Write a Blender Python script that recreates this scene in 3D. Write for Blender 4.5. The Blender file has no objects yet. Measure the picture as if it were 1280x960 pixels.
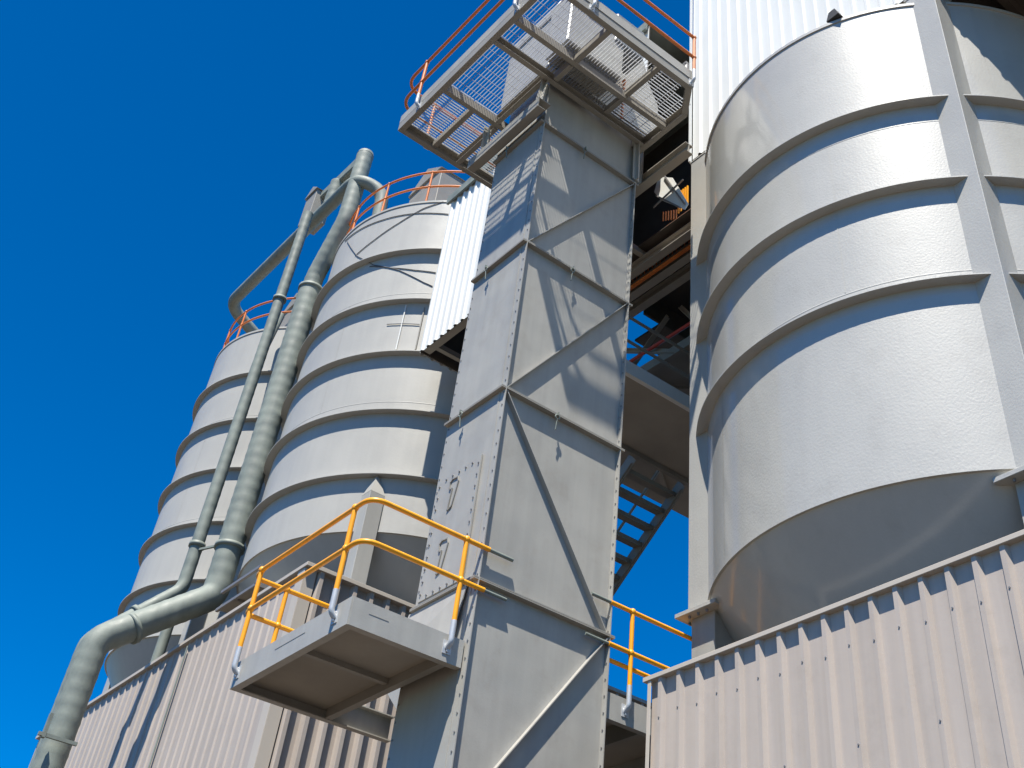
import bpy, math, random
from mathutils import Vector, Matrix
random.seed(7)
V = Vector
sc = bpy.context.scene
COL = sc.collection

# ------------------------------------------------------------------ camera
cam_d = bpy.data.cameras.new("camera"); cam = bpy.data.objects.new("camera", cam_d); COL.objects.link(cam)
RX = V((0.75877764, -0.64791824, 0.06677156))
RY = V((0.48571607, 0.49454338, -0.72076816))
RZ = V((0.43397741, 0.57933479, 0.68995268))
m = Matrix((( RX[0], -RY[0], -RZ[0], 0), (RX[1], -RY[1], -RZ[1], 0), (RX[2], -RY[2], -RZ[2], 0), (0, 0, 0, 1)))
cam.matrix_world = m
cam_d.sensor_width = 36.0; cam_d.lens = 1410.56 / 1280 * 36
cam_d.shift_x = (640 - 737.185) / 1280; cam_d.shift_y = (287.024 - 480) / 1280
cam_d.clip_start = 0.1; cam_d.clip_end = 8000
sc.camera = cam

# ------------------------------------------------------------------ sky and sun
SUN_EL = 64.0; SUN_AZ = 215.0            # azimuth counted from +X towards +Y
world = bpy.data.worlds.new("World"); sc.world = world; world.use_nodes = True
wn = world.node_tree.nodes; wl = world.node_tree.links
bg = wn["Background"]
sky = wn.new("ShaderNodeTexSky"); sky.sky_type = 'NISHITA'; sky.sun_disc = False
sky.sun_elevation = math.radians(SUN_EL); sky.sun_rotation = math.radians(90 - SUN_AZ)
sky.altitude = 200; sky.air_density = 0.8; sky.dust_density = 0.0; sky.ozone_density = 4.0
hs = wn.new("ShaderNodeHueSaturation"); hs.inputs['Saturation'].default_value = 1.7; hs.inputs['Hue'].default_value = 0.5
hs.inputs['Value'].default_value = 1.0
tint = wn.new("ShaderNodeVectorMath"); tint.operation = 'MULTIPLY'; tint.inputs[1].default_value = (0.6, 1.06, 1.15)
wl.new(sky.outputs[0], hs.inputs['Color']); wl.new(hs.outputs[0], tint.inputs[0]); wl.new(tint.outputs[0], bg.inputs[0])
bg.inputs[1].default_value = 0.085
sun_d = bpy.data.lights.new("sun", 'SUN'); sun_d.energy = 5.0; sun_d.angle = math.radians(0.53); sun_d.color = (1.0, 0.95, 0.85)
sun = bpy.data.objects.new("sun", sun_d); COL.objects.link(sun)
e = math.radians(SUN_EL); a = math.radians(SUN_AZ)
sdir = V((math.cos(e) * math.cos(a), math.cos(e) * math.sin(a), math.sin(e)))
sun.rotation_euler = sdir.to_track_quat('Z', 'Y').to_euler()
sc.view_settings.view_transform = 'Standard'; sc.view_settings.look = 'None'
sc.view_settings.gamma = 1.0; sc.view_settings.use_curve_mapping = False
sc.view_settings.exposure = 0.85
sc.render.engine = 'CYCLES'; sc.cycles.max_bounces = 8; sc.cycles.diffuse_bounces = 4

# ------------------------------------------------------------------ materials
def mat(name, col, rough=0.5, metal=0.0, var=0.06, scale=1.2, streak=0.0, bump=0.0, bscale=30, bump2=0.0, spec=0.5, coat=0.0, dirt=None, dirt_amt=0.0, rvar=0.0):
    m = bpy.data.materials.new(name); m.use_nodes = True
    n = m.node_tree.nodes; l = m.node_tree.links; p = n["Principled BSDF"]
    tc = n.new("ShaderNodeTexCoord")
    nz = n.new("ShaderNodeTexNoise"); nz.inputs['Scale'].default_value = scale; nz.inputs['Detail'].default_value = 6; nz.inputs['Roughness'].default_value = 0.6
    l.new(tc.outputs['Object'], nz.inputs['Vector'])
    mr = n.new("ShaderNodeMapRange"); mr.inputs[1].default_value = 0.3; mr.inputs[2].default_value = 0.7
    mr.inputs[3].default_value = 1 - var; mr.inputs[4].default_value = 1 + var
    l.new(nz.outputs['Fac'], mr.inputs[0])
    mul = n.new("ShaderNodeVectorMath"); mul.operation = 'SCALE'; mul.inputs[0].default_value = col[:3]
    l.new(mr.outputs[0], mul.inputs['Scale'])
    out = mul.outputs[0]
    if streak > 0:
        mp = n.new("ShaderNodeMapping"); mp.inputs['Scale'].default_value = (9, 9, 0.35); l.new(tc.outputs['Object'], mp.inputs[0])
        n2 = n.new("ShaderNodeTexNoise"); n2.inputs['Scale'].default_value = 1.0; n2.inputs['Detail'].default_value = 5
        l.new(mp.outputs[0], n2.inputs['Vector'])
        r2 = n.new("ShaderNodeMapRange"); r2.inputs[1].default_value = 0.35; r2.inputs[2].default_value = 0.7
        r2.inputs[3].default_value = 1 + streak * .4; r2.inputs[4].default_value = 1 - streak
        l.new(n2.outputs['Fac'], r2.inputs[0])
        m2 = n.new("ShaderNodeVectorMath"); m2.operation = 'SCALE'; l.new(out, m2.inputs[0]); l.new(r2.outputs[0], m2.inputs['Scale'])
        out = m2.outputs[0]
    if dirt:
        n3 = n.new("ShaderNodeTexNoise"); n3.inputs['Scale'].default_value = 3.1; n3.inputs['Detail'].default_value = 9; n3.inputs['Roughness'].default_value = 0.7
        l.new(tc.outputs['Object'], n3.inputs['Vector'])
        r3 = n.new("ShaderNodeMapRange"); r3.inputs[1].default_value = 0.52; r3.inputs[2].default_value = 0.72; r3.inputs[3].default_value = 0; r3.inputs[4].default_value = dirt_amt
        l.new(n3.outputs['Fac'], r3.inputs[0])
        mx = n.new("ShaderNodeMix"); mx.data_type = 'RGBA'; l.new(r3.outputs[0], mx.inputs[0]); l.new(out, mx.inputs[6]); mx.inputs[7].default_value = (*dirt, 1)
        out = mx.outputs[2]
    l.new(out, p.inputs['Base Color'])
    p.inputs['Roughness'].default_value = rough; p.inputs['Metallic'].default_value = metal
    if rvar > 0:
        rr = n.new("ShaderNodeMapRange"); rr.inputs[1].default_value = 0.35; rr.inputs[2].default_value = 0.65
        rr.inputs[3].default_value = max(0.05, rough - rvar); rr.inputs[4].default_value = rough + rvar
        l.new(nz.outputs['Fac'], rr.inputs[0]); l.new(rr.outputs[0], p.inputs['Roughness'])
    if 'Specular IOR Level' in p.inputs: p.inputs['Specular IOR Level'].default_value = spec
    if coat: p.inputs['Coat Weight'].default_value = coat; p.inputs['Coat Roughness'].default_value = 0.13
    if bump > 0 or bump2 > 0:
        nb = n.new("ShaderNodeTexNoise"); nb.inputs['Scale'].default_value = bscale; nb.inputs['Detail'].default_value = 4
        l.new(tc.outputs['Object'], nb.inputs['Vector'])
        b = n.new("ShaderNodeBump"); b.inputs['Strength'].default_value = 1.0; b.inputs['Distance'].default_value = bump
        l.new(nb.outputs['Fac'], b.inputs['Height'])
        last = b
        if bump2 > 0:
            nc = n.new("ShaderNodeTexNoise"); nc.inputs['Scale'].default_value = 1.3; nc.inputs['Detail'].default_value = 2
            l.new(tc.outputs['Object'], nc.inputs['Vector'])
            b2 = n.new("ShaderNodeBump"); b2.inputs['Distance'].default_value = bump2
            l.new(nc.outputs['Fac'], b2.inputs['Height']); l.new(b.outputs[0], b2.inputs['Normal']); last = b2
        l.new(last.outputs[0], p.inputs['Normal'])
    return m

M = {}
M['silo'] = mat('silo_paint', (.405, .393, .36), rough=.5, var=.035, scale=.8, streak=.02, bump=.0022, bscale=38, bump2=.004, spec=.5, rvar=.05, coat=.85, dirt=(.26, .235, .20), dirt_amt=.18)
M['silo_old'] = mat('weathered_silo_paint', (.405, .393, .362), rough=.42, var=.035, scale=.9, streak=.035, bump=.001, bscale=25, bump2=.005, spec=.4, rvar=.1)
M['steel'] = mat('grey_steel_paint', (.36, .347, .314), rough=.42, var=.06, scale=1.5, streak=.07, bump=.0006, bscale=50, bump2=.012, spec=.45, dirt=(.22, .18, .14), dirt_amt=.22, rvar=.08)
M['beam'] = mat('grey_beam_paint', (.27, .255, .225), rough=.5, var=.08, scale=3, bump=.0006, bscale=50, dirt=(.26, .22, .18), dirt_amt=.25)
M['galv'] = mat('galvanised_steel', (.19, .215, .19), rough=.62, metal=.0, var=.16, scale=4, streak=.08, bump=.0008, bscale=40, spec=.5, rvar=.1)
M['grate'] = mat('grating_steel', (.52, .53, .54), rough=.45, metal=.3, var=.1, scale=5)
M['beige'] = mat('beige_cladding', (.425, .368, .322), rough=.5, var=.05, scale=.5, streak=.10, bump=.0008, bscale=12, spec=.4, dirt=(.27, .23, .19), dirt_amt=.22)
M['trim'] = mat('beige_trim', (.48, .425, .36), rough=.5, var=.05)
M['white'] = mat('white_cladding', (.72, .72, .69), rough=.45, var=.03, scale=1, streak=.04, spec=.4)
M['orange'] = mat('safety_yellow_paint', (.90, .37, .010), rough=.38, var=.06, scale=6, spec=.5, dirt=(.5, .2, .04), dirt_amt=.25)
M['deep_orange'] = mat('deep_orange_paint', (.62, .17, .03), rough=.5, var=.15, scale=6, dirt=(.35, .1, .04), dirt_amt=.5)  # deeper, redder orange than the low handrails
M['dark'] = mat('dark_rubber', (.03, .03, .032), rough=.6)
M['bolt'] = mat('bolt_steel', (.24, .23, .225), rough=.5, metal=.4)
M['cable'] = mat('cable_sheath', (.10, .10, .11), rough=.6)
M['red'] = mat('red_pipe_paint', (.5, .05, .03), rough=.5)
M['interior'] = mat('dark_interior_steel', (.09, .075, .062), rough=.8, var=.2, scale=2)  # plain dark tone for the insides of clad walls and gallery
M['ground'] = mat('concrete_yard', (.065, .048, .032), rough=.9, var=.15, scale=.2, bump=.01, bscale=4)
M['motor'] = mat('motor_paint', (.16, .18, .2), rough=.45)
M['soffit'] = mat('soffit_paint', (.33, .305, .265), rough=.75, var=.12, scale=1.5)

# ------------------------------------------------------------------ mesh builder
class MB:
    def __init__(s): s.v = []; s.f = []; s.sm = []; s.mi = []; s.cur = 0
    def face(s, pts, smooth=False):
        b = len(s.v); s.v += [tuple(p) for p in pts]; s.f.append(tuple(range(b, b + len(pts)))); s.sm.append(smooth); s.mi.append(s.cur)
    def raw(s, verts, faces, smooth=False):
        b = len(s.v); s.v += [tuple(p) for p in verts]
        for f in faces: s.f.append(tuple(b + i for i in f)); s.sm.append(smooth); s.mi.append(s.cur)
    def box(s, x0, y0, z0, x1, y1, z1):
        x0, x1 = sorted((x0, x1)); y0, y1 = sorted((y0, y1)); z0, z1 = sorted((z0, z1))
        vs = [(x0, y0, z0), (x1, y0, z0), (x1, y1, z0), (x0, y1, z0), (x0, y0, z1), (x1, y0, z1), (x1, y1, z1), (x0, y1, z1)]
        s.raw(vs, [(3, 2, 1, 0), (4, 5, 6, 7), (0, 1, 5, 4), (1, 2, 6, 5), (2, 3, 7, 6), (3, 0, 4, 7)]); return s
    def obox(s, c, ax, ay, az):      # centre and three half-axis vectors
        c, ax, ay, az = V(c), V(ax), V(ay), V(az)
        if ax.cross(ay).dot(az) < 0: az = -az
        vs = [c + i * ax + j * ay + k * az for k in (-1, 1) for i, j in ((-1, -1), (1, -1), (1, 1), (-1, 1))]
        s.raw(vs, [(3, 2, 1, 0), (4, 5, 6, 7), (0, 1, 5, 4), (1, 2, 6, 5), (2, 3, 7, 6), (3, 0, 4, 7)]); return s
    def bar(s, p, q, w, h, up=(0, 0, 1)):   # w across, h along up
        p, q = V(p), V(q); d = (q - p); L = d.length; d.normalize(); u = V(up); sd = d.cross(u)
        if sd.length < 1e-4: sd = d.cross(V((1, 0, 0)))
        sd.normalize(); u = sd.cross(d)
        return s.obox((p + q) / 2, d * L / 2, sd * w / 2, u * h / 2)
    def angle(s, p, q, w, t, a, b):    # L section: legs along a and b from line pq
        p, q, a, b = V(p), V(q), V(a), V(b)
        d = (q - p) / 2
        s.obox((p + q) / 2 + a * w / 2, d, a * w / 2, b * t / 2); s.obox((p + q) / 2 + b * (w + t) / 2, d, b * (w - t) / 2, a * t / 2); return s
    def prism(s, poly, n):       # polygon of 3D points pushed along n
        P = [V(p) for p in poly]; n = V(n)
        nn = sum(((P[i] - P[0]).cross(P[i + 1] - P[0]) for i in range(1, len(P) - 1)), V((0, 0, 0)))
        if nn.dot(n) > 0: P.reverse()
        k = len(P); vs = P + [p + n for p in P]
        fs = [tuple(range(k)), tuple(range(2 * k - 1, k - 1, -1))] + [(i + 1 if i + 1 < k else 0, i, i + k, (i + 1 if i + 1 < k else 0) + k) for i in range(k)]
        s.raw(vs, fs); return s
    def tube(s, path, r, n=12, caps=True, rs=None):
        P = [V(p) for p in path]; k = len(P)
        T = [(P[min(i + 1, k - 1)] - P[max(i - 1, 0)]).normalized() for i in range(k)]
        a = T[0].cross(V((0, 0, 1)));
        if a.length < 1e-3: a = T[0].cross(V((1, 0, 0)))
        a.normalize(); rings = []
        for i in range(k):
            a = (a - T[i] * a.dot(T[i])).normalized(); b = T[i].cross(a); rr = rs[i] if rs else r
            rings.append([P[i] + (a * math.cos(t) + b * math.sin(t)) * rr for t in [2 * math.pi * j / n for j in range(n)]])
        vs = [p for rg in rings for p in rg]
        fs = [(i * n + j, i * n + (j + 1) % n, (i + 1) * n + (j + 1) % n, (i + 1) * n + j) for i in range(k - 1) for j in range(n)]
        s.raw(vs, fs, True)
        if caps: s.face(list(reversed(rings[0]))); s.face(rings[-1])
        return s
    def strip(s, prof, cx, cy, a0, a1, n, smooth=True):   # revolve each profile segment apart, so its corners stay sharp
        for (r0, z0), (r1, z1) in zip(prof[:-1], prof[1:]):
            vs = []; 
            for i in range(n + 1):
                t = a0 + (a1 - a0) * i / n; c, sn = math.cos(t), math.sin(t)
                vs += [(cx + r0 * c, cy + r0 * sn, z0), (cx + r1 * c, cy + r1 * sn, z1)]
            s.raw(vs, [(2 * i, 2 * i + 2, 2 * i + 3, 2 * i + 1) for i in range(n)], smooth)
        return s
    def bolt(s, p, nrm, r=.011, h=.01):
        p, nrm = V(p), V(nrm).normalized(); s.tube([p, p + nrm * h], r, 6)
    def build(s, name, mats, parent=None, bevel=0.0):
        me = bpy.data.meshes.new(name); me.from_pydata(s.v, [], s.f)
        me.polygons.foreach_set('use_smooth', s.sm); me.polygons.foreach_set('material_index', s.mi)
        for mm in (mats if isinstance(mats, (list, tuple)) else [mats]): me.materials.append(mm)
        me.update(); o = bpy.data.objects.new(name, me); COL.objects.link(o)
        if parent:
            o.parent = parent; o.matrix_parent_inverse = Matrix.Identity(4); o.location = -world_loc(parent)
        if bevel:
            b = o.modifiers.new('bevel', 'BEVEL'); b.width = bevel; b.segments = 1; b.limit_method = 'ANGLE'; b.angle_limit = math.radians(40)
        return o
def world_loc(o):
    L = V((0, 0, 0))
    while o: L = L + o.location; o = o.parent
    return L
def fillet(pts, r, n=6):
    P = [V(p) for p in pts]; out = [P[0]]
    for i in range(1, len(P) - 1):
        a = (P[i - 1] - P[i]); b = (P[i + 1] - P[i]); rr = min(r, a.length * .49, b.length * .49)
        p0 = P[i] + a.normalized() * rr; p1 = P[i] + b.normalized() * rr
        for k in range(n + 1):
            t = k / n; out.append(p0 * (1 - t) ** 2 + P[i] * 2 * t * (1 - t) + p1 * t * t)
    out.append(P[-1]); return out
def resample(path, step):
    P = [V(p) for p in path]; out = [P[0]]; 
    for a, b in zip(P[:-1], P[1:]):
        L = (b - a).length; k = max(1, int(round(L / step)))
        for i in range(1, k + 1): out.append(a.lerp(b, i / k))
    return out
def thing(name, label, cat, loc, group=None):
    o = bpy.data.objects.new(name, None); COL.objects.link(o); o.location = loc; o.empty_display_size = .3
    tag(o, label, cat, group); return o
def tag(o, label, cat, group=None):
    o['label'] = label; o['category'] = cat
    if group: o['group'] = group
    return o
def struct(o): o['kind'] = 'structure'; return o
def corr(mb, org, u, L, nrm, z0, z1, pitch=.22, depth=.035, top=.035, base=.075, off=.05, th=.0, fine=False):
    """ribbed sheet: flat pans with raised trapezoid ribs, standing on the line org + u*L"""
    org, u, nrm = V(org), V(u), V(nrm); prof = [(0, 0)]; x = off
    while x + base < L:
        prof += [(x, 0), (x + (base - top) / 2, depth), (x + (base + top) / 2, depth), (x + base, 0)]
        if fine:
            c = x + base + (pitch - base) / 2
            if c + .02 < L: prof += [(c - .012, 0), (c - .006, .004), (c + .006, .004), (c + .012, 0)]
        x += pitch
    prof.append((L, 0))
    flip = u.cross(V((0, 0, 1))).dot(nrm) < 0
    for (a, d0), (b, d1) in zip(prof[:-1], prof[1:]):
        p, q = org + u * a + nrm * d0, org + u * b + nrm * d1
        f = [V((p.x, p.y, z0)), V((q.x, q.y, z0)), V((q.x, q.y, z1)), V((p.x, p.y, z1))]
        if flip: f.reverse()
        mb.face(f)
    return prof

GZ = -1.6
# ------------------------------------------------------------------ ground
g = MB(); g.face([(-3000, -3000, GZ), (3000, -3000, GZ), (3000, 3000, GZ), (-3000, 3000, GZ)])
struct(g.build('ground', M['ground']))

# ------------------------------------------------------------------ silos
def column_box(mb, cx, cy, R, ang, z0, z1, w=.40, k=.7155, sp=False):
    sx = 1 if math.cos(ang) > 0 else -1; sy = 1 if math.sin(ang) > 0 else -1
    ox, oy = cx + sx * R * k, cy + sy * R * k
    ix, iy = ox - sx * w, oy - sy * w
    if not sp: mb.box(ox, oy, z0, ix, iy, z1); return (ox, oy, ix, iy)
    mb.box(ox, oy, z0, ix, iy, z1)
    # pointed top: outer corner low, sloping up to the shell
    h = .42
    A = (ox, oy, z1); B = (ix, oy, z1); C = (ix, iy, z1); D = (ox, iy, z1)
    T = (ix, iy, z1 + h); T2 = (ix + sx * .03, iy + sy * .03, z1 + h)
    apex = V((ox - sx * .13, oy - sy * .13, z1 + h))
    for f in ((A, B, apex), (B, C, apex), (C, D, apex), (D, A, apex)): mb.face(f)
    return (ox, oy, ix, iy)

def make_silo(cx, cy, rw, R, rings, zb, zt, label, m, ring_t, cols, roof=True, old=False):
    t = thing('silo', label, 'silo', (cx, cy, GZ), 'grey steel silos standing in a row')
    n = 144
    s = MB(); s.strip([(rw, zb), (rw, zt - .05)], cx, cy, 0, 2 * math.pi, n)
    s.strip([(rw, zt - .05), (rw + .018, zt - .05), (rw + .018, zt), (rw - .03, zt)], cx, cy, 0, 2 * math.pi, n)
    s.strip([(rw - .02, zb - .012), (rw + .012, zb - .012), (rw + .012, zb)], cx, cy, 0, 2 * math.pi, n)
    s.build('shell', m, t)
    for i_ in range(9):
        lo = zb + (zt - zb) * (i_ % 3) / 3 + .02; hi = lo + (zt - zb) / 3 - .04; t_ = math.radians(-205 + i_ * 31 + (i_ % 3) * 9)
        w = MB(); w.strip([(rw + .0005, lo), (rw + .0035, lo + .001), (rw + .0035, hi), (rw + .0005, hi + .001)], cx, cy, t_, t_ + .0035, 1); w.build('weld_seam', m, t)
    for i_ in (1, 2):
        zz_ = zb + (zt - zb) * i_ / 3
        w = MB(); w.strip([(rw + .0005, zz_ - .010), (rw + .003, zz_ - .005), (rw + .003, zz_ + .005), (rw + .0005, zz_ + .010)], cx, cy, 0, 2 * math.pi, 144); w.build('weld_seam', m, t)
    r = MB(); r.strip([(rw - .03, zt - .002), (rw * .5, zt + .35), (.35, zt + .62), (.35, zt + .8), (0, zt + .8)], cx, cy, 0, 2 * math.pi, 72)
    r.build('roof', m, t)
    c = MB(); c.strip([(.3, zb - 3.6), (rw - .02, zb - .012)], cx, cy, 0, 2 * math.pi, n); c.strip([(.3, zb - 4.2), (.3, zb - 3.6)], cx, cy, 0, 2 * math.pi, 24)
    c.build('hopper_cone', m, t)
    for z in rings:
        q = MB(); q.strip([(rw - .01, z + ring_t), (R, z + ring_t), (R, z), (rw - .01, z)], cx, cy, 0, 2 * math.pi, n)
        q.build('stiffener_ring', m, t)
    for ang, z0, z1, pointed in cols:
        q = MB(); ox, oy, ix, iy = column_box(q, cx, cy, R + .045, ang, z0, z1, w=.28 if pointed else .40, sp=pointed)
        o = q.build('support_column', m, t, bevel=.006)
        if not pointed:
            mx_, my_ = (ox + ix) / 2, (oy + iy) / 2; dx, dy = abs(ox - ix) / 2, abs(oy - iy) / 2
            q = MB(); q.box(mx_ - dx - .10, my_ - dy - .10, z0 - .05, mx_ + dx + .10, my_ + dy + .10, z0 - .002)
            q.build('base_plate', m, t, bevel=.004); q = MB(); q.box(mx_ - dx - .01, my_ - dy - .01, z1 + .002, mx_ + dx + .02, my_ + dy + .02, z1 + .03)
            q.build('cap_plate', m, t, bevel=.004)
            q = MB(); w = .17
            q.box(mx_ - w, my_ - w, GZ, mx_ - w + .02, my_ + w, z0 - .052); q.box(mx_ + w - .02, my_ - w, GZ, mx_ + w, my_ + w, z0 - .052)
            q.box(mx_ - w + .02, my_ - .01, GZ, mx_ + w - .02, my_ + .01, z0 - .052)
            q.box(mx_ - w + .03, my_ - w + .015, GZ, mx_ + w - .03, my_ - w + .03, z0 - .052)
            q.build('pedestal', M['steel'], t)
            if math.cos(ang) < 0:
                for bx, by in [(u, v) for u in (-.13, 0, .13) for v in (-.24, .24)] + [(-.24, v) for v in (-.13, 0, .13)]:
                    q = MB(); q.bolt((mx_ + bx, my_ + by, z0 - .05), (0, 0, -1), .016, .03); q.build('anchor_bolt', M['bolt'], t)
    return t
q4 = [math.radians(x) for x in (-135, 135, 45, -45)]
big = make_silo(10.209, 6.152, 2.88, 3.01, [10.353, 9.0, 7.608], 5.485, 12.362,
    'glossy light grey silo at the right with three wide ribs and a box column', M['silo'], .016, [(q4[0], 5.42, 12.50, False), (q4[1], 5.42, 12.50, False), (q4[2], 5.42, 12.3, False), (q4[3], 5.42, 12.3, False)])
mid = make_silo(9.608, 17.375, 2.945, 3.084, [14.92, 13.623, 12.375, 11.095, 9.803], 8.816, 16.395,
    'grey silo between the elevator tower and the two green-grey ducts', M['silo_old'], .018, [(a_, GZ, 9.80 - .36, True) for a_ in q4])
K = .8725
far = make_silo(10.467 * K, 26.359 * K, 2.945 * K, 3.084 * K, [v * K for v in (17.073, 15.604, 14.179, 12.724, 11.268)], 10.05 * K, 18.652 * K,
    'farthest grey silo behind the ducts at the left', M['silo_old'], .018, [(a_, GZ, 11.268 * K - .40, True) for a_ in q4])

# ------------------------------------------------------------------ handrail helper
def rail_tube(mb, pts, r=.024, bend=.16): mb.tube(fillet(pts, bend, 8), r, 10)
def ball(mb, p, r=.036):
    p = V(p); mb.tube([p - V((0, 0, r)), p - V((0, 0, r * .7)), p, p + V((0, 0, r * .7)), p + V((0, 0, r))], r, 10, rs=[r * .3, r * .75, r, r * .75, r * .3])
def post(parent, x, y, zb, zt, m, zm=None, out=None, r=.024, foot=None):
    p = MB(); zf = zb + (.13 if out else 0)
    p.tube([(x, y, zf), (x, y, zt)], r, 10)
    for z in (zt, zm):
        if z: ball(p, (x, y, z))
    o = p.build('post', m, parent)
    if out:      # galvanised swan-neck foot bolted on the fascia
        d = V(out); f = MB()
        f.tube(fillet([(x, y, zf + .002), (x, y, zb - .07), (x - d.x * .05, y - d.y * .05, zb - .11)], .035, 5), r * 1.12, 12)
        c = V((x - d.x * .040, y - d.y * .040, zb - .10)); sd = V((0, 0, 1)).cross(d)
        f.obox(c - d * .012 , d * .006, sd * .045, V((0, 0, .06)))
        f.bolt(c - d * .006 + V((0, 0, .035)), d, .014, .02); f.bolt(c - d * .006 - V((0, 0, .035)), d, .014, .02)
        f.build('foot_bracket', M['grate'], o)
    return o

# ------------------------------------------------------------------ silo roof rails and hoods (parts of their silos)
def roof_rail(silo, cx, cy, r, z, a0, a1, nposts, h=1.0):
    for k_, zz in enumerate((z + h, z + h * .55)):
        h_ = MB(); h_.tube([(cx + r * math.cos(t), cy + r * math.sin(t), zz) for t in [a0 + (a1 - a0) * i / 60 for i in range(61)]], .024, 8)
        if k_ == 0: ho = h_.build('guard_rail', M['deep_orange'], silo)
        else: h_.build('mid_rail', M['deep_orange'], ho)
    for i in range(nposts):
        t = a0 + (a1 - a0) * i / (nposts - 1)
        post(ho, cx + r * math.cos(t), cy + r * math.sin(t), z, z + h, M['deep_orange'], z + h * .55)
roof_rail(mid, 9.608, 17.375, 2.84, 16.395, math.radians(130), math.radians(262), 7, 1.0)
roof_rail(far, 10.467 * K, 26.359 * K, 2.5, 18.652 * K, math.radians(120), math.radians(300), 9, .95)
def hood(silo, x0, y0, x1, y1, z0, z1, zr):
    b = MB(); b.box(x0, y0, z0, x1, y1, z1)
    ym = (y0 + y1) / 2
    b.prism([(x0 - .04, y0 - .04, z1 + .002), (x0 - .04, y1 + .04, z1 + .002), (x0 - .04, ym, zr)], (x1 - x0 + .08, 0, 0))
    b.build('filter_hood', M['beam'], silo, bevel=.01)
hood(mid, 7.75, 16.0, 8.9, 17.3, 16.5, 18.1, 18.55)
hood(mid, 8.2, 18.2, 9.2, 19.2, 16.6, 17.4, 17.7)
hood(far, 7.6, 21.6, 8.7, 22.8, 16.3, 17.7, 18.1)

# ------------------------------------------------------------------ beige clad buildings
def flash(mb, p, q, w=.07, h=.055): mb.bar(p, q, w, h)
bl = thing('clad_building', 'beige ribbed metal building under the two rear silos', 'building', (6.48, 14.8, GZ))
XL, YL, ZL, YE = 6.48, 14.80, 7.585, 25.6
w_ = MB(); corr(w_, (XL, YL, 0), (0, 1, 0), YE - YL, (-1, 0, 0), GZ, ZL, pitch=.28, depth=.022, top=.03, base=.07, off=.19, fine=False)
w_.build('side_wall', M['beige'], bl)
w_ = MB(); corr(w_, (XL, YL, 0), (1, 0, 0), 9.5, (0, -1, 0), GZ, ZL, pitch=.29, depth=.10, top=.06, base=.11, off=.17)
w_.build('end_wall', M['beige'], bl)
w_ = MB(); w_.box(XL + .05, YL + .05, GZ, XL + 9.4, YE, 6.9); w_.box(XL + .003, YL + .003, 6.9, XL + .05, YE, ZL - .01); w_.box(XL + .05, YL + .003, 6.9, XL + 9.4, YL + .05, ZL - .01)
w_.build('wall_core', M['interior'], bl)
w_ = MB(); w_.box(XL - .07, YL - .13, ZL, XL + .06, YE + .03, ZL + .06); w_.box(XL + .06, YL - .13, ZL, XL + 9.4, YL + .06, ZL + .06)
w_.box(XL - .05, YL - .05, GZ, XL - .044, YL + .16, ZL - .001); w_.box(XL - .044, YL - .05, GZ, XL + .15, YL - .044, ZL - .001)
w_.build('cap_flashing', M['trim'], bl, bevel=.005)

br = thing('clad_building', 'beige ribbed metal wall under the big glossy silo', 'building', (6.7, 7.41, GZ))
XR, YR, ZR = 6.7, 7.41, 4.035
w_ = MB(); corr(w_, (XR, YR, 0), (0, -1, 0), 14, (-1, 0, 0), GZ, ZR, pitch=.232, depth=.042, top=.04, base=.085, off=.10)
w_.build('side_wall', M['beige'], br)
w_ = MB(); corr(w_, (XR, YR, 0), (1, 0, 0), 8, (0, 1, 0), GZ, ZR, pitch=.232, depth=.042, top=.04, base=.085, off=.10)
w_.build('end_wall', M['beige'], br)
w_ = MB(); w_.box(XR + .05, YR - .05, GZ, XR + 8, YR - 14, 3.4); w_.box(XR + .003, YR - .003, 3.4, XR + .05, YR - 14, ZR - .01); w_.box(XR + .05, YR - .05, 3.4, XR + 8, YR - .003, ZR - .01)
w_.build('wall_core', M['interior'], br)
w_ = MB(); w_.box(XR - .060, YR + .06, ZR, XR + .06, YR - 14, ZR + .04); w_.box(XR + .06, YR + .06, ZR, XR + 8, YR - .06, ZR + .04)
w_.box(XR - .05, YR - .04, GZ, XR - .044, YR + .006, ZR - .001)
w_.build('cap_flashing', M['trim'], br, bevel=.005)
w_ = MB(); k = 0
y_ = YR - .10 - .0425
while y_ > -6:
    for z_ in (3.72 if k % 2 else 3.69, 2.35, 1.0, 3.0 if k % 3 == 0 else 2.35):
        w_.bolt((XR - .042, y_, z_), (-1, 0, 0), .008, .006)
    y_ -= .232; k += 1
s_ = w_.build('sheet_screws', M['bolt'], br); s_['kind'] = 'stuff'

cd = thing('wall_conduit', 'thin conduit with a small junction box on the left beige wall', 'conduit', (6.42, 18.6, GZ))
c = MB(); c.tube([(6.425, 18.6, GZ), (6.425, 18.6, 7.5)], .014, 8); c.build('pipe', M['galv'], cd)
c = MB(); c.box(6.33, 18.5, 5.15, 6.44, 18.75, 5.4); c.build('junction_box', M['galv'], cd, bevel=.01)
# ------------------------------------------------------------------ bucket elevator tower
TX0, TX1, TY0, TY1 = 5.36, 7.0, 8.44, 9.40
el = thing('bucket_elevator', 'tall square grey elevator tower with riveted flanges and diagonal braces', 'elevator', (TX0, TY0, GZ))
c = MB(); c.box(TX0 + .012, TY0, GZ, TX1 - .012, TY1, 12.1); c.build('casing', M['steel'], el)
for x0, x1 in ((TX0, TX0 + .011), (TX1 - .011, TX1)):
    c = MB(); c.box(x0, TY0 - .065, GZ, x1, TY1 + .055, 12.08)
    c.cur = 1; sgn = -1 if x0 == TX0 else -1
    z = 2.5
    while z < 12.0:
        xx = x0 - .0 ; 
        for yy in (TY0 - .035, TY1 + .028): c.bolt((xx, yy, z), (-1, 0, 0), .010, .007)
        z += .16
    c.build('side_plate', [M['steel'], M['bolt']], el)
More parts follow.
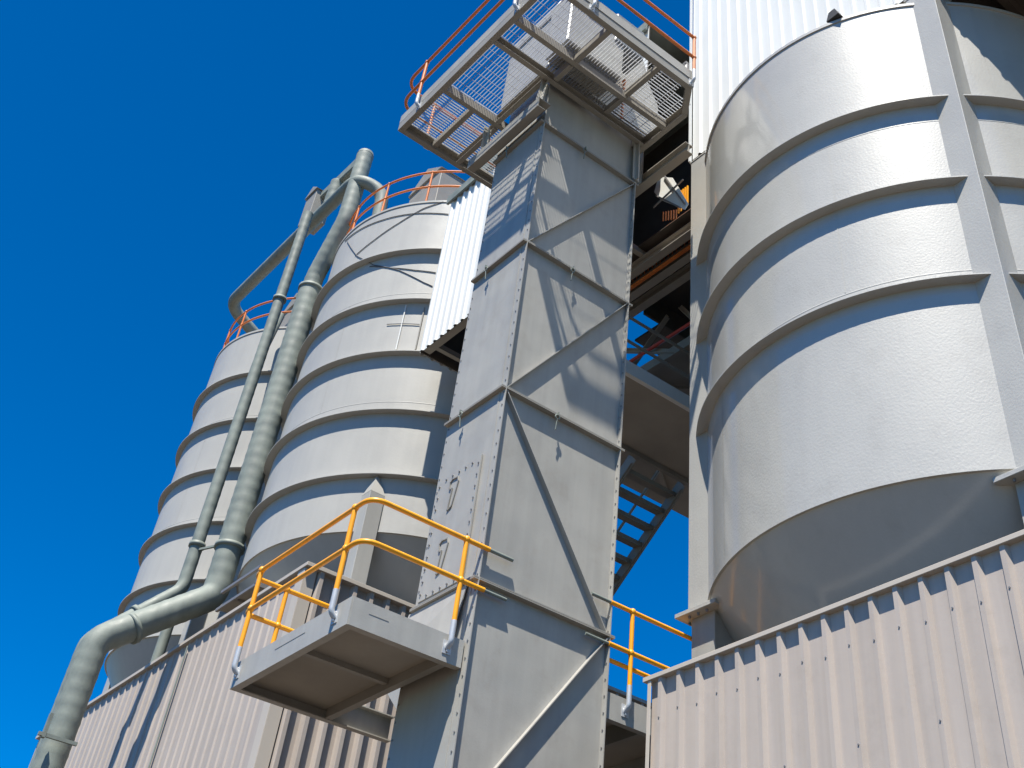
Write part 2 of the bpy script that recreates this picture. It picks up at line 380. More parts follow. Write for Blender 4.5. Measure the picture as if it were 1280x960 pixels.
# second seam strip beside the front corner
c = MB(); c.box(TX0 - .006, TY0 + .03, 2.0, TX0, TY0 + .055, 12.0); c.build('seam_strip', M['steel'], el)
FZ = [4.85, 7.03, 9.17, 11.35]
for z in FZ:
    c = MB(); d = .055; t = .012
    y0, y1 = TY0 - .066, TY1 + .056
    for za in (z - t, z + .003):
        c.box(TX0 - d, y0, za, TX0 - .002, y1, za + t)
        c.box(TX0 + .012, y0 - .006, za, TX1 - .012, TY0 - .001, za + t)
        c.box(TX1 + .003, y0, za, TX1 + d, y1, za + t)
    c.build('flange', M['beam'], el)
for (xa, za, xb, zb) in ((TX1 - .03, 9.16, TX0 + .02, 7.05), (TX0 + .02, 7.01, TX1 - .06, 4.88), (TX1 - .03, 4.82, TX0 + .02, 2.7), (TX1 - .03, 11.33, TX0 + .02, 9.19), (TX0 + .02, 2.68, TX1 - .03, .55)):
    c = MB(); p = V((xa, 0, za)); q = V((xb, 0, zb)); d = (q - p).normalized(); nrm = V((-d.z, 0, d.x));
    dep = .062
    mid_ = (p + q) / 2 + V((0, TY0 - dep / 2 - .001, 0))
    c.obox(mid_, d * (q - p).length / 2, V((0, dep / 2, 0)), nrm * .005)
    c.build('brace', M['steel'], el)
def lug(p, n, s):
    p, n, s = V(p), V(n), V(s); c = MB()
    ring = [p + n * .05 + s * (.028 * math.cos(t)) + V((0, 0, .028 * math.sin(t) - .035)) for t in [2 * math.pi * i / 12 for i in range(13)]]
    c.tube(ring, .008, 6, caps=False); c.tube([p + n * .05 + V((0, 0, -.06)), p + n * .035 + V((0, 0, -.19))], .008, 6)
    c.obox(p + n * .05, n * .02, s * .006, V((0, 0, .02)))
    c.build('lifting_lug', M['galv'], el)
for z in FZ[1:3]:
    lug((6.05, TY0 - .045, z - .02), (0, -1, 0), (1, 0, 0)); lug((TX0 - .035, 9.08, z - .02), (-1, 0, 0), (0, 1, 0))
lug((TX0 - .035, 9.08, 11.33), (-1, 0, 0), (0, 1, 0)); lug((6.05, TY0 - .045, 11.33), (0, -1, 0), (1, 0, 0))
# bolted inspection panel on the left face with two numeral-shaped door plates
pn = MB(); pn.box(TX0 - .012, 8.62, 4.93, TX0 - .001, 9.40, 6.30); pn.box(TX0 - .03, 8.615, 4.93, TX0 - .013, 8.635, 6.30)
pn.cur = 1
for i in range(10):
    pn.bolt((TX0 - .012, 8.665, 5.0 + i * .135), (-1, 0, 0), .012, .012); pn.bolt((TX0 - .012, 9.37, 5.0 + i * .135), (-1, 0, 0), .012, .012)
for i in range(1, 6):
    pn.bolt((TX0 - .012, 8.665 + i * .118, 6.26), (-1, 0, 0), .012, .012); pn.bolt((TX0 - .012, 8.665 + i * .118, 4.96), (-1, 0, 0), .012, .012)
pno = pn.build('inspection_panel', [M['steel'], M['bolt']], el)
for zc in (6.04, 5.33):
    # numeral 1 in outline, left is +Y when seen from outside
    pts = [(9.16, .14), (9.12, .17), (9.02, .16), (9.0, .10), (9.06, -.17), (9.13, -.20), (9.10, .05), (9.15, .06)]
    P3 = [V((TX0 - .02, y_, zc + dz)) for y_, dz in pts]
    d_ = MB()
    for i in range(len(P3)): d_.bar(P3[i], P3[(i + 1) % len(P3)], .014, .012, up=(1, 0, 0))
    d_.build('raised_numeral_one', M['beam'], pno)
# inlet hopper and chute on the back-left corner
c = MB()
c.prism([(5.9, 9.41, 4.80), (5.9, 10.75, 5.30), (5.9, 10.75, 4.6), (5.9, 9.41, 3.4)], (1.0, 0, 0))
c.build('inlet_chute', M['steel'], el, bevel=.005)
c = MB(); c.prism([(5.345, 8.52, 4.83), (5.345, 9.50, 4.83), (5.25, 9.55, 4.30), (5.30, 8.6, 4.30)], (-.012, 0, 0))
c.prism([(5.34, 9.35, 4.83), (5.34, 9.5, 4.83), (5.5, 10.4, 4.28), (5.34, 9.4, 4.28)], (.012, 0, 0))
c.build('guard_plate', M['steel'], el)
# head of the elevator above the platform
c = MB()
hp = [(5.28, 12.5), (5.28, 13.7)] + [(6.18 + .93 * math.cos(t), 13.7 + .93 * math.sin(t)) for t in [math.radians(180 - i * 12) for i in range(16)]] + [(7.35, 13.3), (7.35, 12.5)]
c.prism([(x, 8.36, z) for x, z in hp], (0, 1.12, 0)); c.build('head_casing', M['steel'], el, bevel=.01)
c = MB(); c.box(TX0 + .05, TY0 + .02, 12.101, TX1 - .05, TY1 - .02, 12.5); c.build('head_neck', M['steel'], el)
c = MB(); c.tube([(6.15, 8.36, 13.5), (6.15, 7.75, 13.5)], .06, 12); c.box(5.95, 7.75, 13.1, 6.5, 8.15, 13.75); c.build('gearbox', M['motor'], el, bevel=.02)
c = MB(); c.tube([(5.35, 7.95, 13.3), (5.9, 7.95, 13.3)], .17, 20); c.tube([(5.30, 7.95, 13.3), (5.349, 7.95, 13.3)], .19, 20)
for i in range(8): c.obox((5.62, 7.95 + .18 * math.cos(i * .785), 13.3 + .18 * math.sin(i * .785)), (.2, 0, 0), (0, .012 * math.sin(i * .785), -.012 * math.cos(i * .785)), (0, .02 * math.cos(i * .785), .02 * math.sin(i * .785)))
c.build('motor', M['motor'], el)
c = MB(); c.box(5.15, 7.78, 12.40, 6.15, 8.28, 13.6); c.build('drive_guard', M['steel'], el, bevel=.02)
c = MB(); c.box(5.14, 8.25, 11.40, 5.26, 9.85, 11.412); c.box(5.14, 8.25, 11.413, 5.152, 9.85, 11.56); c.box(5.14, 8.25, 11.561, 5.345, 9.85, 11.573); c.build('support_channel', M['beam'], el)
for (p, q) in (((5.22, 8.36, 11.58), (5.30, 8.40, 12.14)), ((5.22, 9.60, 11.58), (5.22, 9.62, 12.14)), ((6.98, 8.36, 11.4), (6.98, 8.38, 12.14))):
    c = MB(); c.bar(p, q, .12, .012, up=(0, 1, 0)); c.bar(p, q, .012, .12, up=(0, 1, 0)); c.build('hanger', M['steel'], el)

# ------------------------------------------------------------------ channel beam helper
def channel(mb, p, q, h=.2, w=.07, side=(0, 0, 0), t=.012):
    """web line p-q at the bottom; flanges point to side"""
    p, q, s = V(p), V(q), V(side)
    d = (q - p) / 2; c = (p + q) / 2; up = V((0, 0, 1))
    mb.obox(c + up * h / 2, d, s * t / 2, up * (h / 2)); 
    mb.obox(c + s * (w + t) / 2 + up * t / 2, d, s * (w / 2 - .0), up * t / 2 * .98); mb.obox(c + s * (w + t) / 2 + up * (h - t / 2), d, s * (w / 2), up * t / 2 * .98)
    return mb
# ------------------------------------------------------------------ low platform
PX0, PX1, PY0, PY1, PZ, PT = 4.17, 5.345, 8.44, 10.56, 4.01, 4.26
lp = thing('access_platform', 'small grey platform with bright yellow handrail left of the elevator tower', 'platform', (PX0, PY0, PZ))
c = MB(); c.box(PX0 + .014, PY0 + .014, PZ + .10, PX1 - .01, PY1 - .014, PT - .022); c.build('deck_plate', M['soffit'], lp)
c = MB(); channel(c, (PX0, PY0, PZ), (PX0, PY1, PZ), PT - PZ, .065, (1, 0, 0)); c.build('fascia', M['steel'], lp)
c = MB(); channel(c, (PX0 + .007, PY0, PZ + .002), (PX1, PY0, PZ + .002), PT - PZ - .004, .068, (0, 1, 0)); c.build('fascia', M['steel'], lp)
c = MB(); channel(c, (PX0 + .007, PY1, PZ + .002), (PX1 + .6, PY1, PZ + .002), PT - PZ - .004, .068, (0, -1, 0)); c.build('fascia', M['steel'], lp)
c = MB(); c.box(5.17, PY0 + .08, PZ + .006, 5.24, PY1 - .08, PZ + .099); c.build('joist', M['beam'], lp)
c = MB(); c.box(PX0 + .08, 9.36, PZ + .05, 5.168, 9.42, PZ + .099); c.build('joist', M['beam'], lp)
c = MB()
c.box(PX0 - .009, 9.2, PZ + .15, PX0 - .0065, 9.75, PZ + .156); c.build('weld_seam', M['beam'], lp); c = MB()
c.box(4.35, PY0 - .0085, PZ + .15, 4.55, PY0 - .0065, PZ + .156); c.build('weld_seam', M['beam'], lp)
def rails(paths, m, parent, bend=.16):
    h = MB(); rail_tube(h, paths[0], bend=bend); ho = h.build('handrail', m, parent)
    for p in paths[1:]:
        h = MB(); rail_tube(h, p, bend=bend); h.build('mid_rail', m, ho)
    return ho
ZT, ZM = 5.17, 4.76; ex, ey = PX0 - .06, PY0 - .06
ho = rails([[(5.22, PY1, ZT - .05), (ex, PY1, ZT - .05), (ex, PY1 - .14, ZT), (ex, ey, ZT), (5.44, ey, ZT)],
            [(4.72, PY1, ZM - .02), (ex, PY1, ZM - .02), (ex, PY1 - .14, ZM), (ex, ey, ZM), (5.44, ey, ZM)]], M['orange'], lp, .17)
for (x, y, o_) in ((ex, 8.67, (-1, 0, 0)), (ex, 10.46, (-1, 0, 0)), (5.17, ey, (0, -1, 0))): post(ho, x, y, PT - .02, ZT, M['orange'], ZM, out=o_)
post(ho, 4.47, PY1, PT, ZT - .05, M['orange'], ZM - .02)
h = MB(); h.tube([(5.441, ey, ZT), (5.72, ey, ZT)], .019, 10); h.build('rail_stub', M['galv'], ho); h = MB(); h.tube([(5.441, ey, ZM), (5.70, ey, ZM)], .016, 10); h.build('rail_stub', M['galv'], ho)

# ------------------------------------------------------------------ walkway right of the tower
rp = thing('access_walkway', 'short walkway with yellow handrail between the elevator tower and the column', 'walkway', (7.03, 8.44, 4.05))
c = MB(); channel(c, (7.03, PY0, 4.08), (9.2, PY0, 4.08), .25, .065, (0, 1, 0)); c.build('fascia', M['steel'], rp)
c = MB(); c.box(7.03, PY0 + .014, 4.30, 9.2, 10.2, 4.31); c.build('deck_plate', M['soffit'], rp)
for xx in (7.6, 8.4):
    c = MB(); c.box(xx, PY0 + .014, 4.12, xx + .06, 10.2, 4.299); c.build('joist', M['beam'], rp)
yy = PY0 - .06
ho = rails([[(6.98, yy, 5.2), (9.1, yy, 5.2)], [(6.98, yy, 4.77), (9.1, yy, 4.77)],
            [(8.9, 9.0, 4.95), (7.42, 9.0, 4.95), (7.34, 9.0, 4.45), (7.6, 9.0, 4.35)]], M['orange'], rp, .1)
post(ho, 7.28, yy, 4.31, 5.2, M['orange'], 4.77, out=(0, -1, 0)); post(ho, 8.9, yy, 4.31, 5.2, M['orange'], 4.77, out=(0, -1, 0))
h = MB(); h.tube([(6.72, yy, 5.2), (6.979, yy, 5.2)], .018, 10); h.build('rail_stub', M['galv'], ho); h = MB(); h.tube([(6.68, yy, 4.77), (6.979, yy, 4.77)], .015, 10); h.build('rail_stub', M['galv'], ho)

# ------------------------------------------------------------------ top platform with open grating
AX0, AX1, AY0, AY1, AZ = 4.3, 7.13, 7.08, 10.58, 12.15
tp = thing('grating_platform', 'high open grating platform round the top of the elevator tower', 'platform', (AX0, AY0, AZ))
H = .18
for (p, q, s) in (((AX0, AY0, AZ), (AX0, AY1, AZ), (1, 0, 0)), ((AX0 + .007, AY0, AZ + .002), (6.82, AY0, AZ + .002), (0, 1, 0)), ((AX1, 7.50, AZ), (AX1, AY1, AZ), (-1, 0, 0)), ((6.82, AY0 + .004, AZ + .004), (AX1 - .002, 7.497, AZ + .004), (-.804, .594, 0)), ((AX0 + .007, AY1, AZ + .002), (AX1 - .007, AY1, AZ + .002), (0, -1, 0))):
    c = MB(); channel(c, p, q, H, .07, s); c.build('edge_beam', M['beam'], tp)
for (p, q, s) in (((AX0 + .08, 7.85, AZ), (AX1 - .08, 7.85, AZ), (0, 1, 0)), ((AX0 + .08, 8.37, AZ), (AX1 - .08, 8.37, AZ), (0, -1, 0)), ((AX0 + .08, 9.47, AZ), (AX1 - .08, 9.47, AZ), (0, 1, 0)),
                  ((5.35, AY0 + .08, AZ), (5.35, 7.84, AZ), (1, 0, 0)), ((5.35, 7.94, AZ), (5.35, 8.28, AZ), (1, 0, 0)), ((5.35, 9.56, AZ), (5.35, AY1 - .08, AZ), (-1, 0, 0)), ((5.30, 8.38, AZ), (5.30, 9.46, AZ), (-1, 0, 0)),
                  ((4.85, 9.56, AZ + .03), (4.85, AY1 - .08, AZ + .03), (1, 0, 0)), ((6.27, AY0 + .08, AZ + .06), (6.27, 7.84, AZ + .06), (1, 0, 0)), ((6.27, 7.94, AZ + .06), (6.27, 8.28, AZ + .06), (1, 0, 0))):
    c = MB(); channel(c, p, q, .14 if p[2] == AZ else .10, .065, s, .010); c.build('joist', M['beam'], tp)
def grating(x0, y0, x1, y1, along, z0=AZ + H + .002, hh=.024, sp=.048):
    c = MB()
    if along == 'y':
        n = int((x1 - x0) / sp)
        for i in range(n + 1): x = x0 + .01 + i * sp; c.box(x - .002, y0, z0, x + .002, y1, z0 + hh)
        n = int((y1 - y0) / .15)
        for i in range(n + 1): y = y0 + .02 + i * .15; c.box(x0, y - .003, z0 + hh - .004, x1, y + .0016, z0 + hh + .001)
    else:
        n = int((y1 - y0) / sp)
        for i in range(n + 1): y = y0 + .01 + i * sp; c.box(x0, y - .002, z0, x1, y + .002, z0 + hh)
        n = int((x1 - x0) / .15)
        for i in range(n + 1): x = x0 + .02 + i * .15; c.box(x - .003, y0, z0 + hh - .006, x + .003, y1, z0 + hh + .001)
    c.build('grating_panel', M['grate'], tp)
grating(AX0, AY0, 5.34, 7.84, 'y'); grating(5.36, AY0, 6.26, 7.84, 'y'); grating(6.28, AY0, 6.80, 7.84, 'x'); grating(6.805, 7.42, AX1, 7.84, 'x')
grating(AX0, 7.86, 5.34, 8.43, 'y'); grating(5.36, 7.86, 6.26, 8.40, 'y'); grating(6.28, 7.86, AX1, 8.40, 'x')
grating(AX0, 8.45, 5.27, 9.46, 'y'); grating(AX0, 9.48, 4.84, AY1, 'x'); grating(4.86, 9.48, 5.34, AY1, 'x'); grating(5.36, 9.52, AX1, AY1, 'x')
c = MB(); z0 = AZ + H + .002
c.box(AX0 - .008, AY0 - .008, z0 - .03, AX0 - .001, AY1 + .008, z0 + .14); c.box(AX0 + .002 - .002, AY0 - .016, z0 - .03, 6.82, AY0 - .009, z0 + .14); c.box(AX0, AY1 + .009, z0 - .03, AX1, AY1 + .016, z0 + .14)
c.build('kick_plate', M['steel'], tp)
zt, zm, x_, ya, yb = 13.20, 12.74, AX0 - .06, AY0 - .06, AY1 + .08
ho = rails([[(6.9, yb, z_), (x_, yb, z_), (x_, ya, z_), (6.82, ya, z_)] for z_ in (zt, zm)], M['deep_orange'], tp, .3)
for (x, y, o_) in ((x_, 10.05, (-1, 0, 0)), (x_, 8.9, (-1, 0, 0)), (x_, 7.75, (-1, 0, 0)), (5.0, ya, (0, -1, 0)), (6.80, ya, (0, -1, 0)), (4.8, yb, (0, 1, 0)), (6.3, yb, (0, 1, 0))):
    if (x, y) == (x_, 8.9): continue
    post(ho, x, y, AZ + H, zt, M['deep_orange'], zm, out=o_)
post(ho, 6.6, 8.3, AZ + H + .03, 13.2, M['deep_orange'], zm)

# ------------------------------------------------------------------ white clad head house over the big silo
hh = thing('head_house', 'white ribbed metal head house on top of the big glossy silo', 'building', (8.05, 8.3, 12.62))
c = MB(); corr(c, (8.05, 8.33, 0), (0, -1, 0), 16, (-1, 0, 0), 12.60, 19.0, pitch=.215, depth=.03, top=.035, base=.08, off=.12); c.build('side_wall', M['white'], hh)
c = MB(); corr(c, (8.05, 8.33, 0), (1, 0, 0), 5, (0, 1, 0), 12.60, 19.0, pitch=.215, depth=.03, top=.035, base=.08, off=.12); c.build('end_wall', M['white'], hh)
c = MB(); c.box(8.06, 8.32, 12.62, 8.10, -7.6, 19.0); c.box(8.10, 8.32, 12.62, 13, 8.28, 19.0); c.box(8.10, 8.28, 18.9, 13, -7.6, 19.0); c.box(12.9, 8.28, 12.62, 13, -7.6, 18.9)
c.build('wall_core', M['interior'], hh)
c = MB()
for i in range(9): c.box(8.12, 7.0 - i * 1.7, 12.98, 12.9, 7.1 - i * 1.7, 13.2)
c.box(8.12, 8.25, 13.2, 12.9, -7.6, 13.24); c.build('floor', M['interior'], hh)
c = MB(); c.box(8.0, 8.345, 12.55, 8.045, 8.37, 19); c.build('corner_flashing', M['white'], hh)
c = MB(); c.tube([(7.98, 8.42, 14.6), (7.98, 8.42, 14.9)], .05, 10); c.box(7.93, 8.38, 14.9, 8.03, 8.46, 14.96)
c.build('junction_box', M['bolt'], hh)

# conveyor gallery between the tower and the middle silo
gy = thing('conveyor_gallery', 'white ribbed enclosure with open underside behind the elevator tower', 'gallery', (7.29, 14.29, 11.77))
GX0, GX1, GY0, GY1, GZ0, GZ1 = 7.29, 9.25, 8.6, 14.29, 11.77, 15.55
c = MB(); pr = corr(c, (GX0, GY1, 0), (0, -1, 0), GY1 - GY0, (-1, 0, 0), GZ0 - .02, GZ1, pitch=.20, depth=.035, top=.045, base=.10, off=.02); c.build('side_wall', M['white'], gy)
c = MB(); corr(c, (GX0, GY1, 0), (1, 0, 0), GX1 - GX0, (0, 1, 0), GZ0 - .02, GZ1, pitch=.20, depth=.035, top=.045, base=.10, off=.02); c.build('end_wall', M['white'], gy)
c = MB(); c.box(GX0 + .003, GY0, GZ0, GX0 + .02, GY1 - .003, GZ1 - .01); c.box(GX0 + .02, GY1 - .02, GZ0, GX1, GY1 - .003, GZ1 - .01); c.box(GX1 - .02, GY0, GZ0, GX1, GY1 - .02, GZ1 - .01)
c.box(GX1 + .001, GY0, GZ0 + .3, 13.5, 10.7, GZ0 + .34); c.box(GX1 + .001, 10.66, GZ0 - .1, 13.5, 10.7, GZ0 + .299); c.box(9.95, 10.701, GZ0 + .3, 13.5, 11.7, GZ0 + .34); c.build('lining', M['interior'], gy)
c = MB(); c.box(GX0 - .08, GY0, GZ1, GX1 + .05, GY1 + .06, GZ1 + .05); c.box(GX0 - .09, GY0, GZ1 - .16, GX0 - .04, GY1 + .06, GZ1 - .002); c.build('roof', M['galv'], gy)
for (p, q) in (((GX0 + .10, 7.72, GZ0 + .02), (GX0 + .10, GY1 - .05, GZ0 + .02)), ((8.45, GY0, GZ0 - .14), (8.45, GY1 - .1, GZ0 - .14)), ((8.75, GY0, GZ0 - .2), (8.75, GY1 - .1, GZ0 - .2)), ((9.08, GY0, GZ0 - .14), (9.08, GY1 - .1, GZ0 - .14))):
    c = MB(); c.bar(p, q, .14, .012); c.bar(V(p) + V((0, 0, .08)), V(q) + V((0, 0, .08)), .012, .146); c.bar(V(p) + V((0, 0, .16)), V(q) + V((0, 0, .16)), .14, .012); c.build('floor_beam', M['soffit'], gy)
for yy in (14.05, 12.6, 11.2, 9.8):
    c = MB(); c.bar((GX0 + .18, yy, GZ0 + .05), (GX1 - .05, yy, GZ0 + .05), .09, .012); c.bar((GX0 + .18, yy, GZ0 + .12), (GX1 - .05, yy, GZ0 + .12), .012, .12); c.build('cross_beam', M['soffit'], gy)
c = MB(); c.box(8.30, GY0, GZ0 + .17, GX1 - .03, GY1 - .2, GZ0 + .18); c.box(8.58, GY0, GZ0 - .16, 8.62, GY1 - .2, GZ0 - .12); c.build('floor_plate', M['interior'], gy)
c = MB(); c.prism([(7.62, 8.69, 11.86), (7.62, 8.61, 12.12), (7.62, 8.31, 11.88), (7.62, 7.97, 11.10), (7.62, 8.04, 11.04), (7.62, 8.54, 11.59)], (.012, 0, 0)); c.build('sunlit_patch_sheet', M['white'], gy)  # white sheet cut to the outline of a sunlit patch of cladding
for p, q in (((7.60, 8.62, 11.72), (7.60, 8.10, 11.10)), ((7.60, 8.46, 12.02), (7.60, 8.02, 11.12)), ((7.59, 8.66, 11.50), (7.59, 8.05, 11.62))):
    c = MB(); c.bar(p, q, .022, .022, up=(1, 0, 0)); c.build('patch_line_bar', M['bolt'], gy)  # thin bars laid for the dark lines across the sunlit patch
for k_ in range(5):
    c = MB(); c.box(7.74, 8.11 + k_ * .045, 11.28 - k_ * .01, 7.76, 8.13 + k_ * .045, 11.66); c.build('guard_bar', M['orange'], gy)
for k_ in range(6):
    c = MB(); c.box(7.74, 8.34 + k_ * .055, 11.16 + .03 * k_, 7.76, 8.352 + k_ * .055, 11.34 + .03 * k_); c.build('guard_bar', M['deep_orange'], gy)
c = MB()
for i in range(60): c.box(8.6, 8.7 + i * .09, GZ0 - .10, 8.61, 8.715 + i * .09, GZ0 + .16)
c.box(8.58, GY0, GZ0 - .205, 8.63, 13.9, GZ0 - .17); c.box(8.59, 8.7, GZ0 + .2, 8.6, 12.5, GZ0 + .6) ; c.build('orange_mesh_guard', M['deep_orange'], gy)

# ------------------------------------------------------------------ landing, stair and bracing behind the tower
ld = thing('stair_landing', 'dim grey landing slab with a sunlit edge beam behind the elevator tower', 'landing', (8, 10, 9.6))
c = MB(); c.box(7.9, 10.02, 9.70, 12.4, 11.42, 9.80); c.build('slab', M['soffit'], ld)
c = MB(); channel(c, (8.0, 10.0, 9.68), (12.4, 10.0, 9.68), .22, .06, (0, 1, 0)); c.build('edge_beam', M['white'], ld)
c = MB(); c.box(7.9, 11.43, 9.62, 12.4, 11.50, 9.82); c.build('edge_beam', M['beam'], ld)
c = MB(); c.tube([(8.0, 11.2, 10.1), (12.4, 11.2, 10.1)], .035, 8); c.build('red_pipe', M['red'], ld)
c = MB(); c.tube([(8.2, 10.05, 10.75), (12.2, 10.05, 10.75)], .024, 8); c.tube([(8.2, 10.05, 10.3), (12.2, 10.05, 10.3)], .024, 8); c.build('handrail', M['beam'], ld)
stt = thing('steel_stair', 'open-tread steel stair hanging below the landing against the sky', 'stair', (10.4, 11.5, 9.6))
sa = math.radians(38); N = 14
for xx in (9.86, 10.92):
    c = MB(); c.bar((xx, 11.50, 9.62), (xx, 11.50 + 3.6, 9.62 - 3.6 * math.tan(sa)), .012, .24); c.bar((xx, 11.50, 9.50), (xx, 15.1, 9.50 - 3.6 * math.tan(sa)), .07, .012); c.build('stringer', M['beam'], stt)
for i in range(N):
    c = MB(); y = 11.64 + i * .255; z = 9.62 - (i + .7) * .255 * math.tan(sa)
    c.box(9.87, y, z, 10.91, y + .20, z + .03); c.box(9.87, y, z - .05, 10.91, y + .006, z - .001); c.build('tread', M['beam'], stt)
h = MB(); rail_tube(h, [(10.95, 11.5, 10.6), (10.95, 15.1, 10.6 - 3.6 * math.tan(sa))]); h.build('handrail', M['beam'], stt)
uf = thing('upper_floor', 'dark braced floor seen between the elevator tower and the column', 'floor', (9.6, 10, 10.9))
c = MB(); c.box(9.62, 9.3, 10.95, 13.5, 13.9, 11.05); c.build('slab', M['soffit'], uf)
c = MB(); c.bar((9.6, 9.3, 10.9), (9.6, 13.9, 10.9), .02, .2); c.bar((9.6, 9.3, 10.8), (9.6, 13.9, 10.8), .12, .012); c.build('edge_beam', M['beam'], uf)
for (p, q) in (((9.7, 9.5, 10.85), (12.6, 11.6, 10.85)), ((9.7, 11.5, 10.85), (11.8, 9.6, 10.85)), ((9.7, 11.5, 10.85), (12.6, 13.6, 10.85)), ((9.6, 10.2, 10.8), (9.6, 11.8, 11.7)), ((9.6, 11.8, 10.8), (9.6, 10.5, 11.7)), ((9.6, 9.6, 10.85), (9.6, 10.2, 11.7))):
    c = MB(); c.bar(p, q, .09, .012); c.bar(V(p) + V((0, 0, .04)), V(q) + V((0, 0, .04)), .012, .08); c.build('brace', M['soffit'], uf)
c = MB(); c.tube([(9.5, 9.3, 11.15), (9.5, 13.5, 11.15)], .03, 8); c.build('red_pipe', M['red'], uf)
c = MB(); c.box(11.6, 9.0, GZ, 11.9, 9.3, 16); c.build('rear_column', M['beam'], uf)

# ------------------------------------------------------------------ ducts
def ribbed(path, r, step=.06, every=4, amp=.006, mb=None, r2=None):
    P = resample(path, step); mb = mb or MB(); n_ = len(P)
    rs = [(r + ((r2 or r) - r) * i / n_) + (amp if i % every == 0 else 0) for i in range(n_)]
    mb.tube(P, r, 32, rs=rs); return mb
def collar(parent, p, d, r):
    d = V(d).normalized(); p = V(p); c = MB()
    c.tube([p - d * .04, p - d * .039, p + d * .039, p + d * .04], r, 32, rs=[r + .004, r + .035, r + .035, r + .004]); 
    return c.build('collar', M['galv'], parent)
bd = thing('large_duct', 'thick ribbed galvanised duct running down past the middle silo', 'duct', (5.11, 19.1, GZ))
bx_, by_ = 6.75, 19.0
path = fillet([(bx_, by_, 15.75), (bx_, by_, 8.62), (5.11, 19.12, 7.30), (5.11, 19.12, GZ)], .20, 5)
ribbed(path, .243, r2=.215).build('pipe', M['galv'], bd)
collar(bd, (bx_, by_, 9.55), (0, 0, 1), .24); collar(bd, (bx_, by_, 15.75), (0, 0, 1), .235); collar(bd, (5.6, 19.08, 7.66), (1.64, 0, 1.32), .218)
ribbed(fillet([(bx_, by_, 15.8), (bx_, by_ - .02, 16.1), (6.86, 18.45, 17.6), (6.86, 18.45, 19.75)], .18), .20, amp=.005).build('riser', M['galv'], bd)
c = MB(); c.tube([(6.86, 18.45, 19.75), (6.86, 18.45, 19.84), (6.86, 18.45, 19.93)], .2, 32, rs=[.205, .18, .06]); c.build('end_cap', M['galv'], bd)
c = MB(); c.prism([(6.98, 18.5, 19.45), (6.98, 18.5, 19.78), (6.98, 20.6, 19.85), (6.98, 20.6, 19.65)], (-.24, 0, 0)); c.build('crossover', M['galv'], bd, bevel=.03)
c = MB(); c.box(6.62, 20.35, 18.9, 7.08, 20.9, 19.85); c.prism([(6.58, 20.3, 19.851), (6.58, 20.95, 19.851), (6.58, 20.62, 20.1)], (.54, 0, 0)); c.build('fan_hood', M['beam'], bd, bevel=.01)
ribbed([(6.80, 19.62, 18.85), (6.80, 19.55, 19.6)], .17, amp=.006).build('riser', M['galv'], bd)
c = MB(); c.box(4.76, 18.72, 5.6, 4.81, 18.80, 5.95); c.build('bracket', M['galv'], bd)
c = MB(); c.bar((4.7, 18.75, 5.64), (5.3, 18.75, 5.64), .05, .05); c.build('strut', M['galv'], bd)

sd = thing('small_duct', 'thin ribbed galvanised duct left of the thick one', 'duct', (5.2, 20.0, GZ))
path = fillet([(6.48, 19.98, 18.6), (6.48, 19.98, 8.98), (5.2, 20.02, 7.6), (5.2, 20.02, GZ)], .17, 5)
ribbed(path, .118, amp=.004).build('pipe', M['galv'], sd)
collar(sd, (6.48, 19.98, 9.85), (0, 0, 1), .118); collar(sd, (5.84, 20.0, 8.29), (1.28, 0, 1.38), .118); collar(sd, (6.48, 19.98, 15.9), (0, 0, 1), .118)
hp_ = fillet([(7.7, 24.9, 18.4), (6.78, 24.8, 18.8), (6.78, 18.3, 18.8), (7.35, 17.95, 18.5), (7.45, 17.9, 16.6)], .45, 10)
c = MB(); c.tube(resample(hp_, .1), .155, 28); c.build('header_pipe', M['galv'], sd)
c = MB(); c.bar((6.70, 19.1, 9.65), (6.48, 19.98, 9.75), .04, .04); c.build('tie', M['galv'], sd)
dp = MB(); dp.tube(fillet([(6.95, 21.0, 16.3), (6.65, 20.6, 14.6), (6.65, 20.6, 4)], .3), .10, 16)
tag(dp.build('drain_pipe', M['galv']), 'slim green-grey pipe between the two ducts on the far silo', 'pipe')
wk = thing('grate_bracket', 'small dark steel bracket platform beside the duct elbow over the beige wall', 'bracket', (6.7, 17.0, 8.0))
c = MB(); c.box(6.55, 16.7, 8.02, 7.3, 18.1, 8.03); c.build('plate', M['beam'], wk)
c = MB()
for p, q in (((6.54, 16.7, 8.0), (6.54, 18.1, 8.0)), ((6.54, 16.7, 8.0), (7.3, 16.7, 8.0)), ((6.54, 17.45, 8.0), (7.3, 17.45, 8.0)), ((6.54, 16.7, 8.0), (6.54, 16.7, 8.32)), ((6.54, 16.7, 8.32), (6.54, 18.1, 8.32))): c.bar(p, q, .05, .05)
c.build('frame', M['bolt'], wk)

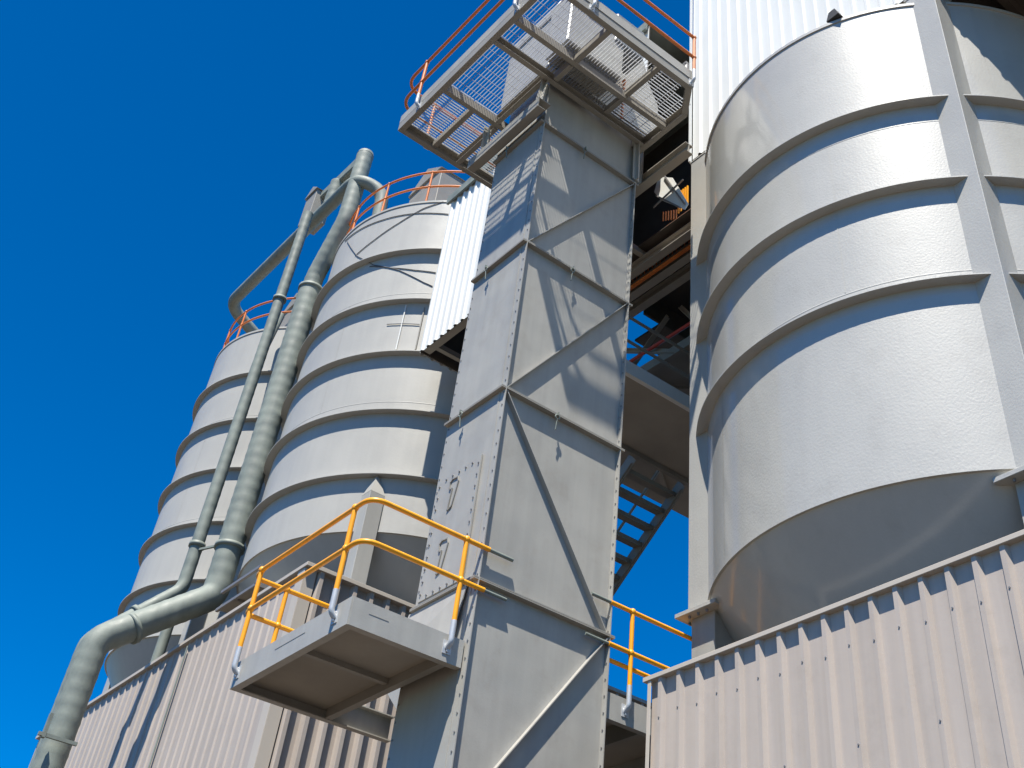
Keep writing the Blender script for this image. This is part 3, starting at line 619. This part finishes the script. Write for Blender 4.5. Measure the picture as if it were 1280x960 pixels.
# ------------------------------------------------------------------ cables and fittings on the middle silo
MCX, MCY = 9.608, 17.375
def on_shell(pts, r=2.93, n=14):
    """a line lying on the shell through the given (angle deg, height) stations"""
    out = []
    for (a0, z0), (a1, z1) in zip(pts[:-1], pts[1:]):
        for i in range(n):
            t = i / n; aa = math.radians(a0 + (a1 - a0) * t); out.append((MCX + r * math.cos(aa), MCY + r * math.sin(aa), z0 + (z1 - z0) * t))
    aa = math.radians(pts[-1][0]); out.append((MCX + r * math.cos(aa), MCY + r * math.sin(aa), pts[-1][1])); return out
def ang(x, y): return math.degrees(math.atan2(y - MCY, x - MCX)) % 360
cbs = {'thin dark cable curving round the top of the middle silo below its rim': [(6.717, 17.599, 16.219), (6.89, 16.364, 16.103), (7.25, 15.687, 16.062), (7.727, 15.168, 16.003)],
       'slack dark cable rising to the right across the top of the middle silo': [(6.75, 16.9, 15.35), (6.864, 16.436, 15.561), (7.078, 15.958, 15.857), (7.343, 15.564, 16.18), (7.61, 15.273, 16.36)],
       'dark cable falling steeply to the right across the top rib of the middle silo': [(6.709, 17.443, 16.11), (6.718, 17.132, 15.7), (6.761, 16.821, 15.299), (6.924, 16.277, 14.80), (7.222, 15.726, 14.498), (7.58, 15.302, 14.142), (7.719, 15.174, 14.047)],
       'short level dark cable just below the top rib of the middle silo': [(6.888, 16.368, 14.80), (7.118, 15.889, 14.599), (7.431, 15.459, 14.46), (7.723, 15.171, 14.399)]}
for lb, pts in cbs.items():
    c = MB(); P = on_shell([(ang(x, y), z) for x, y, z in pts], 2.956); c.tube(P, .009, 6)
    tag(c.build('cable', M['cable']), lb, 'cable', 'cables strung on the middle silo')
lad = thing('shell_conduit', 'pale vertical conduit strips with a cross bar on the middle silo', 'conduit', (7.43, 15.46, 12.2))
for x, y, za, zb, m_ in ((7.42, 15.47, 12.50, 13.56, 'white'), (7.675, 15.217, 12.5, 13.5, 'beam')):
    c = MB(); a_ = ang(x, y); c.tube(on_shell([(a_, za), (a_, zb)], 2.956), .014, 8); c.build('conduit', M[m_], lad)
c = MB(); c.tube(on_shell([(ang(7.238, 15.703), 13.12), (ang(7.655, 15.231), 13.09)], 2.962), .008, 6); c.build('cross_bar', M['cable'], lad)
# floodlight on the rim of the big silo
fl = thing('floodlight', 'small dark floodlight standing on the rim of the big silo', 'floodlight', (7.5, 5.2, 12.36))
fx, fy = 7.55, 5.12
c = MB(); c.prism([(fx - .09, fy - .10, 12.39), (fx - .09, fy + .10, 12.39), (fx - .09, fy + .05, 12.54), (fx - .09, fy - .05, 12.54)], (.12, 0, 0)); c.build('lamp_housing', M['dark'], fl)
c = MB(); c.tube([(fx - .02, fy, 12.545), (fx - .02, fy, 12.62)], .02, 8); c.build('cable_gland', M['dark'], fl)
